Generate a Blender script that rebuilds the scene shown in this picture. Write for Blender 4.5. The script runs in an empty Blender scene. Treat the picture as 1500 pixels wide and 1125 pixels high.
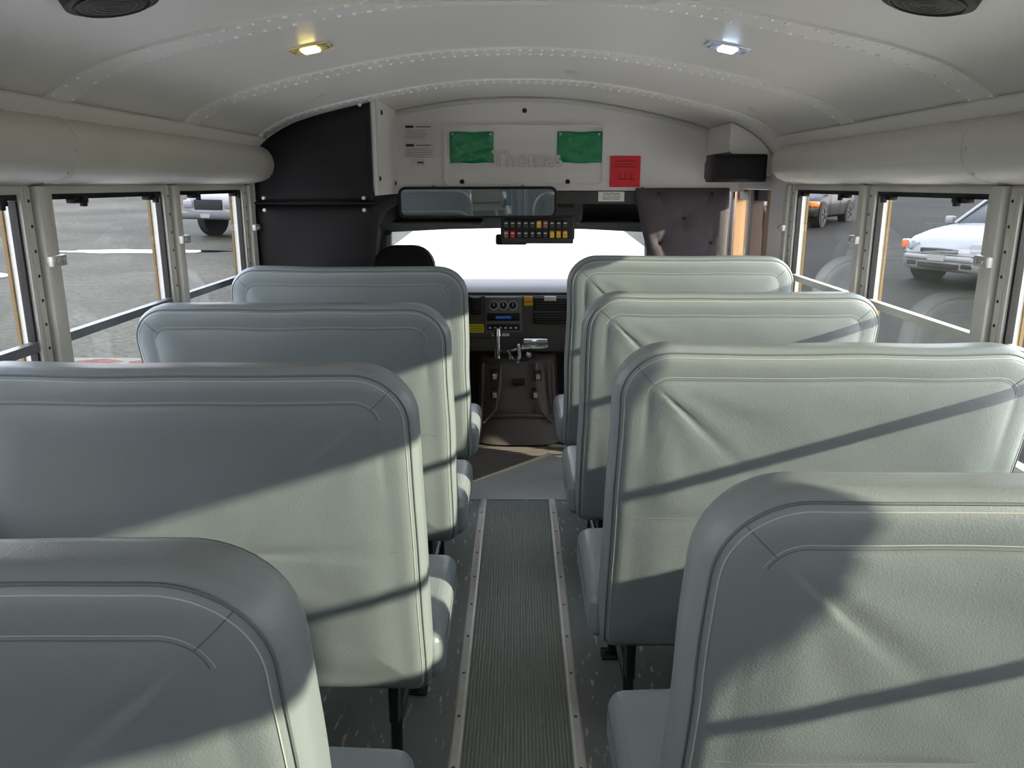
import bpy, bmesh, math, random
from mathutils import Vector, Matrix, Euler, noise
random.seed(4)
H = 1.43
scene = bpy.context.scene
scene.view_settings.view_transform = 'Standard'
scene.view_settings.look = 'None'
scene.view_settings.exposure = -0.05

# ------------------------------------------------------------------ materials
def lin(c):
    out = []
    for a in c[:3]:
        a = a / 255.0
        out.append(a / 12.92 if a <= 0.04045 else ((a + 0.055) / 1.055) ** 2.4)
    return (out[0], out[1], out[2], 1.0)

MATS = {}
def mat(name, col, rough=0.5, metal=0.0, var=0.0, vscale=8.0, bump=0.0, bscale=200.0,
        emit=None, estr=0.0, spec=0.5, coat=0.0, bdist=0.002):
    if name in MATS: return MATS[name]
    m = bpy.data.materials.new(name); m.use_nodes = True
    nt = m.node_tree; b = nt.nodes['Principled BSDF']
    c = lin(col)
    b.inputs['Base Color'].default_value = c
    b.inputs['Roughness'].default_value = rough
    b.inputs['Metallic'].default_value = metal
    b.inputs['Specular IOR Level'].default_value = spec
    b.inputs['Coat Weight'].default_value = coat
    tc = nt.nodes.new('ShaderNodeTexCoord')
    n = nt.nodes.new('ShaderNodeTexNoise'); n.inputs['Scale'].default_value = vscale
    n.inputs['Detail'].default_value = 4
    nt.links.new(tc.outputs['Object'], n.inputs['Vector'])
    mx = nt.nodes.new('ShaderNodeMix'); mx.data_type = 'RGBA'
    lo = 1 - var - 0.02; hi = 1 + var + 0.02
    mx.inputs[6].default_value = (c[0]*lo, c[1]*lo, c[2]*lo, 1)
    mx.inputs[7].default_value = (min(1, c[0]*hi), min(1, c[1]*hi), min(1, c[2]*hi), 1)
    nt.links.new(n.outputs['Fac'], mx.inputs[0])
    nt.links.new(mx.outputs[2], b.inputs['Base Color'])
    if bump > 0:
        n2 = nt.nodes.new('ShaderNodeTexNoise'); n2.inputs['Scale'].default_value = bscale
        n2.inputs['Detail'].default_value = 3
        nt.links.new(tc.outputs['Object'], n2.inputs['Vector'])
        bp = nt.nodes.new('ShaderNodeBump'); bp.inputs['Strength'].default_value = bump
        bp.inputs['Distance'].default_value = bdist
        nt.links.new(n2.outputs['Fac'], bp.inputs['Height'])
        nt.links.new(bp.outputs['Normal'], b.inputs['Normal'])
    if emit:
        b.inputs['Emission Color'].default_value = lin(emit)
        b.inputs['Emission Strength'].default_value = estr
    MATS[name] = m
    return m

def glass(name, tint):
    m = bpy.data.materials.new(name); m.use_nodes = True
    nt = m.node_tree; nt.nodes.clear(); L = nt.links.new
    out = nt.nodes.new('ShaderNodeOutputMaterial')
    tr = nt.nodes.new('ShaderNodeBsdfTransparent'); tr.inputs[0].default_value = (*tint, 1)
    gl = nt.nodes.new('ShaderNodeBsdfGlossy'); gl.inputs['Roughness'].default_value = 0.02
    g = nt.nodes.new('ShaderNodeNewGeometry')
    dp = nt.nodes.new('ShaderNodeVectorMath'); dp.operation = 'DOT_PRODUCT'
    L(g.outputs['Normal'], dp.inputs[0]); L(g.outputs['Incoming'], dp.inputs[1])
    def mth(op, a, b=None):
        n = nt.nodes.new('ShaderNodeMath'); n.operation = op
        for i, q in enumerate((a, b)):
            if q is None: continue
            if isinstance(q, (int, float)): n.inputs[i].default_value = q
            else: L(q, n.inputs[i])
        return n.outputs[0]
    ab = mth('ABSOLUTE', dp.outputs['Value'])
    f = mth('POWER', mth('SUBTRACT', 1.0, ab), 5.0)
    f = mth('ADD', mth('MULTIPLY', f, 0.9), 0.05)
    mx = nt.nodes.new('ShaderNodeMixShader')
    L(f, mx.inputs[0]); L(tr.outputs[0], mx.inputs[1]); L(gl.outputs[0], mx.inputs[2]); L(mx.outputs[0], out.inputs[0])
    return m

def vinyl():
    m = bpy.data.materials.new('seat_vinyl'); m.use_nodes = True
    nt = m.node_tree; b = nt.nodes['Principled BSDF']; L = nt.links.new
    b.inputs['Roughness'].default_value = 0.38
    b.inputs['Specular IOR Level'].default_value = 0.4
    tc = nt.nodes.new('ShaderNodeTexCoord')
    n = nt.nodes.new('ShaderNodeTexNoise'); n.inputs['Scale'].default_value = 3.0
    L(tc.outputs['Object'], n.inputs['Vector'])
    mx = nt.nodes.new('ShaderNodeMix'); mx.data_type = 'RGBA'
    mx.inputs[6].default_value = lin((120, 128, 131)); mx.inputs[7].default_value = lin((130, 137, 138))
    L(n.outputs['Fac'], mx.inputs[0]); L(mx.outputs[2], b.inputs['Base Color'])
    v = nt.nodes.new('ShaderNodeTexVoronoi'); v.inputs['Scale'].default_value = 330
    L(tc.outputs['Object'], v.inputs['Vector'])
    b1 = nt.nodes.new('ShaderNodeBump'); b1.inputs['Strength'].default_value = 0.22
    b1.inputs['Distance'].default_value = 0.001
    L(v.outputs['Distance'], b1.inputs['Height'])
    n2 = nt.nodes.new('ShaderNodeTexNoise'); n2.inputs['Scale'].default_value = 6
    n2.inputs['Distortion'].default_value = 0.8; n2.inputs['Detail'].default_value = 1
    L(tc.outputs['Object'], n2.inputs['Vector'])
    b2 = nt.nodes.new('ShaderNodeBump'); b2.inputs['Strength'].default_value = 0.3
    b2.inputs['Distance'].default_value = 0.006
    L(n2.outputs['Fac'], b2.inputs['Height']); L(b1.outputs['Normal'], b2.inputs['Normal'])
    L(b2.outputs['Normal'], b.inputs['Normal'])
    return m

def floormat():
    m = bpy.data.materials.new('floor_rubber'); m.use_nodes = True
    nt = m.node_tree; b = nt.nodes['Principled BSDF']; L = nt.links.new
    b.inputs['Roughness'].default_value = 0.45
    tc = nt.nodes.new('ShaderNodeTexCoord')
    mp = nt.nodes.new('ShaderNodeMapping'); mp.inputs['Rotation'].default_value = (0, 0, 0.35)
    mp.inputs['Scale'].default_value = (60, 14, 1)
    L(tc.outputs['Object'], mp.inputs['Vector'])
    n = nt.nodes.new('ShaderNodeTexNoise'); n.inputs['Scale'].default_value = 1.0
    n.inputs['Detail'].default_value = 3
    L(mp.outputs[0], n.inputs['Vector'])
    r = nt.nodes.new('ShaderNodeValToRGB')
    r.color_ramp.elements[0].position = 0.62; r.color_ramp.elements[0].color = lin((110, 114, 110))
    r.color_ramp.elements[1].position = 0.68; r.color_ramp.elements[1].color = lin((182, 183, 172))
    L(n.outputs['Fac'], r.inputs[0]); L(r.outputs[0], b.inputs['Base Color'])
    return m

def asphalt():
    m = bpy.data.materials.new('asphalt'); m.use_nodes = True
    nt = m.node_tree; b = nt.nodes['Principled BSDF']; L = nt.links.new
    tc = nt.nodes.new('ShaderNodeTexCoord')
    n = nt.nodes.new('ShaderNodeTexNoise'); n.inputs['Scale'].default_value = 12; n.inputs['Detail'].default_value = 10
    n.inputs['Roughness'].default_value = 0.85
    L(tc.outputs['Object'], n.inputs['Vector'])
    n2 = nt.nodes.new('ShaderNodeTexNoise'); n2.inputs['Scale'].default_value = 0.25; n2.inputs['Detail'].default_value = 4
    L(tc.outputs['Object'], n2.inputs['Vector'])
    r = nt.nodes.new('ShaderNodeValToRGB')
    r.color_ramp.elements[0].position = 0.36; r.color_ramp.elements[0].color = lin((38, 38, 33))
    r.color_ramp.elements[1].position = 0.66; r.color_ramp.elements[1].color = lin((98, 95, 84))
    L(n.outputs['Fac'], r.inputs[0])
    r2 = nt.nodes.new('ShaderNodeValToRGB')
    r2.color_ramp.elements[0].position = 0.35; r2.color_ramp.elements[0].color = (0.5, 0.5, 0.5, 1)
    r2.color_ramp.elements[1].position = 0.65; r2.color_ramp.elements[1].color = (1, 1, 1, 1)
    L(n2.outputs['Fac'], r2.inputs[0])
    mx = nt.nodes.new('ShaderNodeMix'); mx.data_type = 'RGBA'; mx.blend_type = 'MULTIPLY'
    mx.inputs[0].default_value = 1
    L(r.outputs[0], mx.inputs[6]); L(r2.outputs[0], mx.inputs[7])
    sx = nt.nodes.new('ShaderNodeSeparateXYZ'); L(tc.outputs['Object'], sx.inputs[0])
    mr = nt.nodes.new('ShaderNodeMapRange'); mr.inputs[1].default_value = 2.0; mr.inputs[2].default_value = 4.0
    mr.inputs[3].default_value = 1.0; mr.inputs[4].default_value = 0.24  # right-hand lot darkened in the colour, standing in for shade there
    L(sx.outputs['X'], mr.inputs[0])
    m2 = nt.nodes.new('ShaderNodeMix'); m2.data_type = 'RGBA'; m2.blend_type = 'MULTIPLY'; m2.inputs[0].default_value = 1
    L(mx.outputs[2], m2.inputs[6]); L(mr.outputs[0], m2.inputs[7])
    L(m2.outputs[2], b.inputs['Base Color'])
    b.inputs['Roughness'].default_value = 0.75
    b.inputs['Specular IOR Level'].default_value = 0.10
    bp = nt.nodes.new('ShaderNodeBump'); bp.inputs['Strength'].default_value = 0.3
    L(n.outputs['Fac'], bp.inputs['Height']); L(bp.outputs[0], b.inputs['Normal'])
    return m

VINYL = vinyl()
SEAM = mat('seam_thread', (96, 101, 102), 0.7)
STITCH = mat('stitch_light', (176, 178, 170), 0.7)
BLACKSTEEL = mat('black_steel', (28, 28, 28), 0.35)
ALU = mat('aluminium', (200, 200, 196), 0.38, 0.6, 0.05, 20)
ALUP = mat('aluminium_painted', (200, 198, 190), 0.45, 0.15, 0.04, 10)
RAILD = mat('rail_anodised', (120, 124, 128), 0.4, 0.4, 0.04, 10)
WHITE = mat('white_panel', (218, 214, 211), 0.5, 0, 0.02, 5, 0.05, 300)
CEIL = mat('ceiling_paint', (220, 215, 208), 0.42, 0, 0.02, 3, 0.12, 260)
ROLL = mat('header_paint', (202, 197, 187), 0.4, 0, 0.03, 4)
BLKPAD = mat('black_vinyl', (24, 24, 26), 0.6, 0, 0.1, 6, 0.3, 60, spec=.25)
QUILT = mat('quilt_fabric', (86, 80, 84), 0.8, 0, 0.08, 6, 0.3, 120, spec=.2)
BLACK = mat('black_plastic', (20, 20, 22), 0.45, spec=.35)
DARK = mat('dark_trim', (78, 76, 74), 0.7, 0, 0.05, 8, 0.15, 200, spec=.25)
DASH = mat('dash_plastic', (88, 85, 83), 0.65, 0, 0.05, 8, 0.2, 250, spec=.25)
BROWN = mat('engine_cover_plastic', (104, 96, 91), 0.55, 0, 0.08, 8, 0.2, 150)
YELLOW = mat('bus_yellow', (112, 88, 42), 0.5)
YSTICK = mat('yellow_sticker', (230, 215, 40), 0.5)
GREEN = mat('green_vinyl_card', (14, 128, 76), 0.25, 0, 0.15, 12, 0.8, 22, bdist=0.01)
RED = mat('red_card', (214, 28, 40), 0.5, 0, 0.05, 20)
REDB = mat('red_button', (210, 30, 30), 0.4)
CHROME = mat('chrome', (220, 220, 215), 0.15, 1.0)
FLOOR = floormat()
RIB = mat('ribbed_rubber', (130, 135, 124), 0.5, 0, 0.15, 25)
RIBD = mat('ribbed_rubber_dark', (124, 116, 111), 0.5, 0, 0.15, 25)
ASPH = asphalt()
GL = glass('glass_left', (0.92, 0.92, 0.92))
GR = glass('glass_right', (0.89, 0.89, 0.88))
GW = glass('glass_windshield', (0.97, 0.98, 0.97))
CARW = mat('car_paint_white', (124, 124, 123), 0.3, 0, 0.0, coat=0.1)
CARD = mat('car_paint_dark', (16, 14, 15), 0.3, 0, 0.0, spec=.3)
HOODW = mat('hood_paint_white', (200, 200, 197), 0.3)
CGLASS = mat('car_glass', (10, 11, 12), 0.2, spec=.2)
TIRE = mat('tire_rubber', (12, 12, 12), 0.8)
RIM = mat('wheel_rim', (80, 82, 85), 0.4, 0.5)
ORANGE = mat('indicator_orange', (220, 96, 20), 0.3)
LENS = mat('lamp_lens', (120, 122, 126), 0.15)
PAPER = mat('paper_label', (232, 230, 222), 0.6)
INK = mat('label_ink', (40, 38, 38), 0.6)
BOUNCE = mat('bounce_pad', (225, 220, 212), 0.7, 0, 0.05, 2)
GLARE = mat('lot_glare', (128, 127, 124), 0.7, 0, 0.45, .5)
MULCH = mat('leaf_mulch', (85, 48, 34), 0.9, 0, 0.5, 12, 0.8, 20, bdist=0.05)
LEAF = mat('hedge_leaves', (34, 46, 26), 0.8, 0, 0.5, 2, 0.8, 5, bdist=0.3)

# ------------------------------------------------------------------ mesh builder
class MB:
    def __init__(s): s.v = []; s.f = []; s.m = []
    def add(s, vs, fs, mi=0, M=None):
        o = len(s.v)
        for p in vs:
            p = Vector(p)
            if M is not None: p = M @ p
            s.v.append(tuple(p))
        for f in fs:
            s.f.append([i + o for i in f]); s.m.append(mi)
    def box(s, x0, x1, y0, y1, z0, z1, mi=0, M=None):
        x0, x1 = min(x0, x1), max(x0, x1)
        vs = [(x, y, z) for z in (z0, z1) for y in (y0, y1) for x in (x0, x1)]
        fs = [(0, 2, 3, 1), (4, 5, 7, 6), (0, 1, 5, 4), (2, 6, 7, 3), (0, 4, 6, 2), (1, 3, 7, 5)]
        s.add(vs, fs, mi, M)
    def rbox(s, x0, x1, y0, y1, z0, z1, r=0.01, seg=3, mi=0, M=None, fn=None):
        bm = bmesh.new(); bmesh.ops.create_cube(bm, size=1)
        for v in bm.verts:
            v.co = Vector((x0 + (v.co.x + .5) * (x1 - x0), y0 + (v.co.y + .5) * (y1 - y0), z0 + (v.co.z + .5) * (z1 - z0)))
        bmesh.ops.bevel(bm, geom=list(bm.edges), offset=r, segments=seg, profile=0.5, affect='EDGES')
        if fn:
            bmesh.ops.subdivide_edges(bm, edges=list(bm.edges), cuts=3, use_grid_fill=True)
            for v in bm.verts: v.co = fn(v.co)
        bm.verts.index_update()
        s.add([v.co.copy() for v in bm.verts], [[v.index for v in f.verts] for f in bm.faces], mi, M)
        bm.free()
    def tube(s, pts, r, mi=0, n=8, closed=False, M=None, cap=True):
        pts = [Vector(p) for p in pts]; N = len(pts); vs = []; prev = None
        for i, p in enumerate(pts):
            if closed: t = pts[(i + 1) % N] - pts[i - 1]
            else: t = pts[min(i + 1, N - 1)] - pts[max(i - 1, 0)]
            t.normalize()
            if prev is None:
                a = t.orthogonal().normalized()
            else:
                a = (prev - t * prev.dot(t))
                a = a.normalized() if a.length > 1e-6 else t.orthogonal().normalized()
            prev = a; b = t.cross(a)
            rr = r[i] if isinstance(r, (list, tuple)) else r
            for k in range(n):
                an = 2 * math.pi * k / n
                vs.append(p + a * math.cos(an) * rr + b * math.sin(an) * rr)
        fs = []
        for i in range(N if closed else N - 1):
            j = (i + 1) % N
            for k in range(n):
                k2 = (k + 1) % n
                fs.append((i * n + k, i * n + k2, j * n + k2, j * n + k))
        if cap and not closed:
            fs.append(tuple(range(n))[::-1]); fs.append(tuple((N - 1) * n + k for k in range(n)))
        s.add(vs, fs, mi, M)
    def cyl(s, p0, p1, r, mi=0, n=20, r2=None, M=None):
        s.tube([p0, p1], [r, r if r2 is None else r2], mi, n, M=M)
    def prism(s, prof, to3, a0, a1, mi=0, M=None):
        n = len(prof)
        vs = [to3(p, a0) for p in prof] + [to3(p, a1) for p in prof]
        fs = [(i, (i + 1) % n, n + (i + 1) % n, n + i) for i in range(n)]
        fs += [tuple(range(n))[::-1], tuple(range(n, 2 * n))]
        s.add(vs, fs, mi, M)
    def grid(s, fn, nu, nv, mi=0, M=None):
        vs = [fn(i / nu, j / nv) for j in range(nv + 1) for i in range(nu + 1)]
        w = nu + 1
        fs = [(j * w + i, j * w + i + 1, (j + 1) * w + i + 1, (j + 1) * w + i) for j in range(nv) for i in range(nu)]
        s.add(vs, fs, mi, M)
    def dome(s, c, nrm, r, h, mi=0, n=7):
        c = Vector(c); nrm = Vector(nrm).normalized(); a = nrm.orthogonal().normalized(); b = nrm.cross(a)
        vs = []
        for rr, hh in ((r, 0), (r * .75, h * .65)):
            for k in range(n):
                an = 2 * math.pi * k / n
                vs.append(c + a * math.cos(an) * rr + b * math.sin(an) * rr + nrm * hh)
        vs.append(c + nrm * h)
        fs = [(k, (k + 1) % n, n + (k + 1) % n, n + k) for k in range(n)] + [(n + k, n + (k + 1) % n, 2 * n) for k in range(n)]
        s.add(vs, fs, mi)
    def pad(s, S, to3, th, nu=24, nv=24, mi=0, p=10, extra=None, M=None):
        def prof(u, v):
            a = max(0, 1 - abs(2 * u - 1) ** p) ** .5 * max(0, 1 - abs(2 * v - 1) ** p) ** .5
            return a
        def front(u, v):
            uu = 0.5 - 0.5 * math.cos(math.pi * u); vv = 0.5 - 0.5 * math.cos(math.pi * v)
            a, b = S(uu, vv); d = prof(uu, vv) * th
            if extra: d += extra(a, b) * prof(uu, vv)
            return to3(a, b, d)
        def back(u, v):
            uu = 0.5 - 0.5 * math.cos(math.pi * u); vv = 0.5 - 0.5 * math.cos(math.pi * v)
            a, b = S(uu, vv); return to3(a, b, 0)
        s.grid(front, nu, nv, mi, M); s.grid(back, nu, nv, mi, M)
    def obj(s, name, mats, parent=None, angle=38, smooth=True):
        me = bpy.data.meshes.new(name); me.from_pydata(s.v, [], s.f)
        for m in mats: me.materials.append(m)
        me.polygons.foreach_set('material_index', s.m)
        if smooth:
            me.polygons.foreach_set('use_smooth', [True] * len(me.polygons))
        bm = bmesh.new(); bm.from_mesh(me)
        bmesh.ops.remove_doubles(bm, verts=bm.verts, dist=1e-5)
        bmesh.ops.recalc_face_normals(bm, faces=bm.faces)
        bm.to_mesh(me); bm.free()
        if smooth:
            try: me.set_sharp_from_angle(angle=math.radians(angle))
            except Exception: pass
        me.update()
        o = bpy.data.objects.new(name, me); scene.collection.objects.link(o)
        if parent: o.parent = parent
        return o

def empty(name, loc=(0, 0, 0), parent=None):
    e = bpy.data.objects.new(name, None); e.location = loc; e.empty_display_size = 0.1
    scene.collection.objects.link(e)
    if parent: e.parent = parent
    return e

def text(name, body, size, loc, rot, m, extrude=0.001, parent=None, bevel=0, align='CENTER', bold=False):
    c = bpy.data.curves.new(name, 'FONT'); c.body = body; c.size = size; c.extrude = extrude
    c.align_x = align; c.align_y = 'CENTER'; c.bevel_depth = bevel
    if bold: c.offset = size * 0.015
    c.materials.append(m)
    o = bpy.data.objects.new(name, c); o.location = loc; o.rotation_euler = rot
    scene.collection.objects.link(o)
    if parent: o.parent = parent
    return o

# ------------------------------------------------------------------ roof profile
RP = [(0, .408), (.25, .398), (.478, .367), (.75, .312), (.9, .272), (.98, .24), (1.05, .198), (1.10, .150), (1.135, .09), (1.15, .0)]
def catmull(pts, n):
    out = []
    P = [(-pts[1][0], pts[1][1])] + pts + [(pts[-1][0] + .005, pts[-1][1] - .1)]
    for i in range(1, len(P) - 2):
        for k in range(n):
            t = k / n
            q = []
            for c in (0, 1):
                a, b, cc, d = P[i-1][c], P[i][c], P[i+1][c], P[i+2][c]
                q.append(.5 * (2*b + (cc-a)*t + (2*a-5*b+4*cc-d)*t*t + (-a+3*b-3*cc+d)*t**3))
            out.append(tuple(q))
    out.append(pts[-1]); return out
half = catmull(RP, 6)
prof = [(-x, z + H) for x, z in reversed(half)] + [(x, z + H) for x, z in half[1:]]
def roofz(x):
    x = abs(x)
    for (a, za), (b, zb) in zip(half, half[1:]):
        if a <= x <= b: return H + za + (zb - za) * (x - a) / max(1e-6, b - a)
    return H
def roofn(x):
    d = (roofz(x + .01) - roofz(x - .01)) / .02
    return Vector((d, 0, -1)).normalized()

YB, YF = -2.3, 4.12
POSTS = [3.44, 2.69, 1.93, 1.18, .43, -.32, -1.07, -1.82]

mb = MB()
def rp(p, y): return (p[0], y, p[1])
outer = [(p[0] * 1.05, p[1] + .05) for p in prof]
mb.prism(prof + outer[::-1], rp, YB, YF, 0)
ceiling = mb.obj('ceiling', [CEIL], angle=30)
mb = MB(); rv = MB()
for yc in POSTS:
    w = .055
    inn = [(p[0] * .9985, p[1] - .006) for p in prof]
    mb.prism([(p[0], p[1]) for p in prof] + inn[::-1], rp, yc - w, yc + w, 0)
    arc = 0; last = None
    for i in range(0, 961):
        x = -1.10 + 2.2 * i / 960
        p = Vector((x, 0, roofz(x)))
        if last is not None: arc += (p - last).length
        last = p
        if arc >= .034:
            arc = 0
            for dy in (-w + .014, w - .014):
                n = roofn(x)
                rv.dome(Vector((x, yc + dy, roofz(x) - .006)) , n, .0065, .005)
mb.obj('roof_bows', [mat('bow_paint', (226, 222, 214), .4)], ceiling)
rv.obj('rivets', [mat('rivet_paint', (236, 232, 226), .3)], ceiling)
mb = MB()
for s in (-1, 1):
    mb.prism([(s*1.055, H+.185), (s*1.10, H+.138), (s*1.088, H+.128), (s*1.045, H+.178)], rp, YB, 3.42, 0)
mb.obj('roof_edge_rail', [CEIL], ceiling)
mb = MB()
mb.rbox(-.32, .35, 1.18, 1.84, H + .37, H + .388, .008, 2)
mb.rbox(-.25, .28, 1.25, 1.76, H + .355, H + .372, .02, 2)
mb.obj('roof_hatch', [CEIL])
mb = MB()
for x, y in ((.2, 3.15), (-.74, 3.1), (.9, 3.2)):
    mb.dome((x, y, roofz(x)), roofn(x), .028, .008, 0, 16)
mb.obj('ceiling_plugs', [ALUP], ceiling)

for s in (-1, 1):
    x = .71 * s; y = 1.50; n = roofn(x); c = Vector((x, y, roofz(x)))
    mb = MB()
    mb.cyl(c, c + n * .018, .084, 0, 36, .078)
    mb.cyl(c + n * .018, c + n * .023, .07, 0, 36, .05)
    for k in range(5):
        r = .015 + .012 * k
        a = n.orthogonal().normalized(); b = n.cross(a)
        mb.tube([c + n * (.022) + a * math.cos(t / 24 * 2 * math.pi) * r + b * math.sin(t / 24 * 2 * math.pi) * r for t in range(24)], .002, 0, 5, True)
    mb.obj('ceiling_speaker', [mat('speaker_grille', (40, 36, 33), .6)], None)

for s, colr in ((-1, (255, 228, 120)), (1, (200, 222, 255))):
    x = .555 * s; y = 2.27; n = roofn(x); c = Vector((x, y, roofz(x)))
    ax = Vector((0, 1, 0)); bx = n.cross(ax).normalized()
    M = Matrix.Translation(c) @ Matrix((bx, ax, n)).transposed().to_4x4()
    e = empty('dome_light')
    mb = MB()
    mb.rbox(-.055, .055, -.038, .038, -.002, .006, .004, 2, 0, M)
    for a, b, cc, d in ((-.046, -.022, -.03, .03), (.022, .046, -.03, .03)):
        mb.rbox(a, b, cc, d, .005, .009, .002, 1, 0, M)
    mb.obj('bezel', [mat('lamp_bezel_%d' % s, (225, 212, 160) if s < 0 else (222, 226, 236), .2, .3)], e)
    mb = MB(); mb.rbox(-.022, .022, -.024, .024, .005, .014, .005, 3, 0, M)
    mb.obj('bulb_lens', [mat('lamp_glow_%d' % s, colr, .3, emit=colr, estr=22.0)], e)

# ------------------------------------------------------------------ floor
mb = MB()
fl = [(-1.17, YB), (1.17, YB), (1.17, 4.12), (.17, 4.12), (-.22, 3.70), (-.40, 3.50), (-1.17, 3.50)]
mb.prism(fl, lambda p, a: (p[0], p[1], a), -.044, 0.0, 0)
floor = mb.obj('floor', [FLOOR])
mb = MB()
mb.prism([(-.36, 3.465), (1.1, 3.465), (1.1, 4.10), (.18, 4.10), (-.205, 3.69), (-.36, 3.52)], lambda p, a: (p[0], p[1], a), .0005, .003, 0)  # plate coloured light to paint in the sun patch by the door
mb.obj('floor_front_sun_plate', [mat('plate_sunlit_grey', (172, 172, 166), .5, 0, .06, 12)], floor)
mb = MB()
n = 30; x0, x1 = -.148, .148; pr = []
for i in range(n):
    a = x0 + (x1 - x0) * i / n; w = (x1 - x0) / n
    pr += [(a, .003), (a + w * .18, .007), (a + w * .62, .007), (a + w * .8, .003)]
pr += [(x1, .003), (x1, .0005), (x0, .0005)]
mb.prism(pr, lambda p, a: (p[0], a, p[1]), YB + .05, 3.43, 0)
for s in (-1, 1):
    mb.prism([(s*.143, .0005), (s*.145, .009), (s*.152, .011), (s*.170, .008), (s*.176, .0005)], lambda p, a: (p[0], a, p[1]), YB + .05, 3.45, 1)
    y = -2.1
    while y < 3.4:
        mb.dome((s*.16, y, .009), (0, 0, 1), .006, .003, 2, 8); y += .2
mb.obj('aisle_runner', [RIB, mat('runner_edging', (208, 203, 195), .4, .15, .1, 30), mat('screw_dark', (110, 100, 88), .4, .6)], None, 25)
mb = MB()
A = Vector((-.40, 3.50, 0)); B = Vector((-.22, 3.70, 0)); C = Vector((.17, 4.12, 0))
for p, q in ((A, B), (B, C)):
    d = (q - p).normalized(); nn = Vector((d.y, -d.x, 0))
    vs = [p, q, q + nn * .02, p + nn * .02]
    mb.add([v + Vector((0, 0, zz)) for zz in (.0, .006) for v in vs], [(0, 1, 2, 3), (4, 5, 6, 7), (0, 1, 5, 4), (1, 2, 6, 5), (2, 3, 7, 6), (3, 0, 4, 7)], 0)
mb.obj('trim_step_edge', [mat('nosing', (225, 216, 180), .5, .2)], None)
mb = MB()
mb.box(-1.0, 1.0, 3.45, 5.4, -.12, -.045, 0)
mb.box(-.97, .97, 5.02, 5.06, -.045, .50, 0)       # firewall
mb.obj('floor_cab', [DARK])
mb = MB(); pr = []; n = 22; a0, a1 = 3.70, 4.34
for i in range(n):
    a = a0 + (a1 - a0) * i / n; w = (a1 - a0) / n
    pr += [(a, -.041), (a + w * .15, -.031), (a + w * .6, -.031), (a + w * .75, -.041)]
pr += [(a1, -.041), (a1, -.0445), (a0, -.0445)]
mb.prism(pr, lambda p, a: (a, p[0], p[1]), -.45, .5, 0)
mb.obj('ribbed_step_mat', [RIBD], None, 25)

# ------------------------------------------------------------------ side walls
def side_wall(s, name):
    mb = MB()
    yend = 3.62 if s > 0 else 4.12
    mb.box(s*1.15, s*1.20, YB, yend, -.08, .78, 0)
    mb.box(s*1.15, s*1.20, YB, yend, 1.42, 1.50, 0)
    mb.box(s*1.15, s*1.20, 3.49, yend, .78, 1.42, 0)
    mb.box(s*1.15, s*1.20, YB, -1.87, .78, 1.42, 0)
    mb.box(s*1.11, s*1.15, YB, 3.42, .745, .775, 0)
    w = mb.obj(name, [WHITE])
    mb = MB()
    for yc in POSTS:
        mb.box(s*1.15, s*1.20, yc - .05, yc + .05, .78, 1.42, 0)
        mb.rbox(s*1.122 if s > 0 else -1.15, s*1.15 if s > 0 else -1.122, yc - .022, yc + .022, .78, 1.425, .006, 2, 0)
        for dy in (-.05, .05):
            y0, y1 = sorted((yc + dy, yc + dy * .62))
            mb.box(s*1.138, s*1.152, y0, y1, .78, 1.42, 0)
            for k in range(11):
                mb.dome((s*1.138, yc + dy * .81, .81 + k * .058), (-s, 0, 0), .0045, .002, 1, 8)
        mb.rbox(min(s*1.105, s*1.124), max(s*1.105, s*1.124), yc - .03, yc + .03, 1.235, 1.262, .004, 2, 2)
        mb.cyl((s*1.105, yc - .012, 1.249), (s*1.100, yc - .012, 1.249), .007, 2, 10)
        mb.cyl((s*1.105, yc + .012, 1.249), (s*1.100, yc + .012, 1.249), .007, 2, 10)
    mb.obj('posts', [ALUP, BLACK, ALU], w)
    mb = MB()
    yr = 3.50 if s < 0 else 3.38
    base = [(1.096, .150), (1.070, .148), (1.045, .132), (1.028, .105), (1.024, .075), (1.032, .045), (1.05, .022), (1.08, .008), (1.12, .0), (1.149, -.005), (1.149, .10), (1.120, .148)]
    cx, cz = 1.09, .075
    ys = [YB + .01, yr - .03, yr - .015, yr - .004, yr]
    sc = [1, 1, .95, .80, .45]
    vs = []; nn = len(base)
    for y, k in zip(ys, sc):
        for x, z in base: vs.append((s * (cx + (x - cx) * k), y, H + cz + (z - cz) * k))
    fs = [(i*nn + j, i*nn + (j+1) % nn, (i+1)*nn + (j+1) % nn, (i+1)*nn + j) for i in range(len(ys) - 1) for j in range(nn)]
    fs += [tuple(range(nn)), tuple((len(ys)-1)*nn + j for j in range(nn))]
    mb.add(vs, fs, 0)
    for yj in (1.93, -.32):
        bp = [(s*(cx + (x - cx) * 1.0), yj, H + cz + (z - cz) * 1.0) for x, z in base[:9]]
        mb.tube(bp, .0022, 0, 6)
        for x, z in ((1.045, .132), (1.024, .075), (1.05, .022)):
            mb.dome((s * x, yj - .02, H + z), (-s, 0, 0), .006, .003, 1, 8)
    mb.obj('header_roll', [ROLL, ALUP], w, 50)
    return w
wl = side_wall(-1, 'wall_left'); wr = side_wall(1, 'wall_right')

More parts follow.
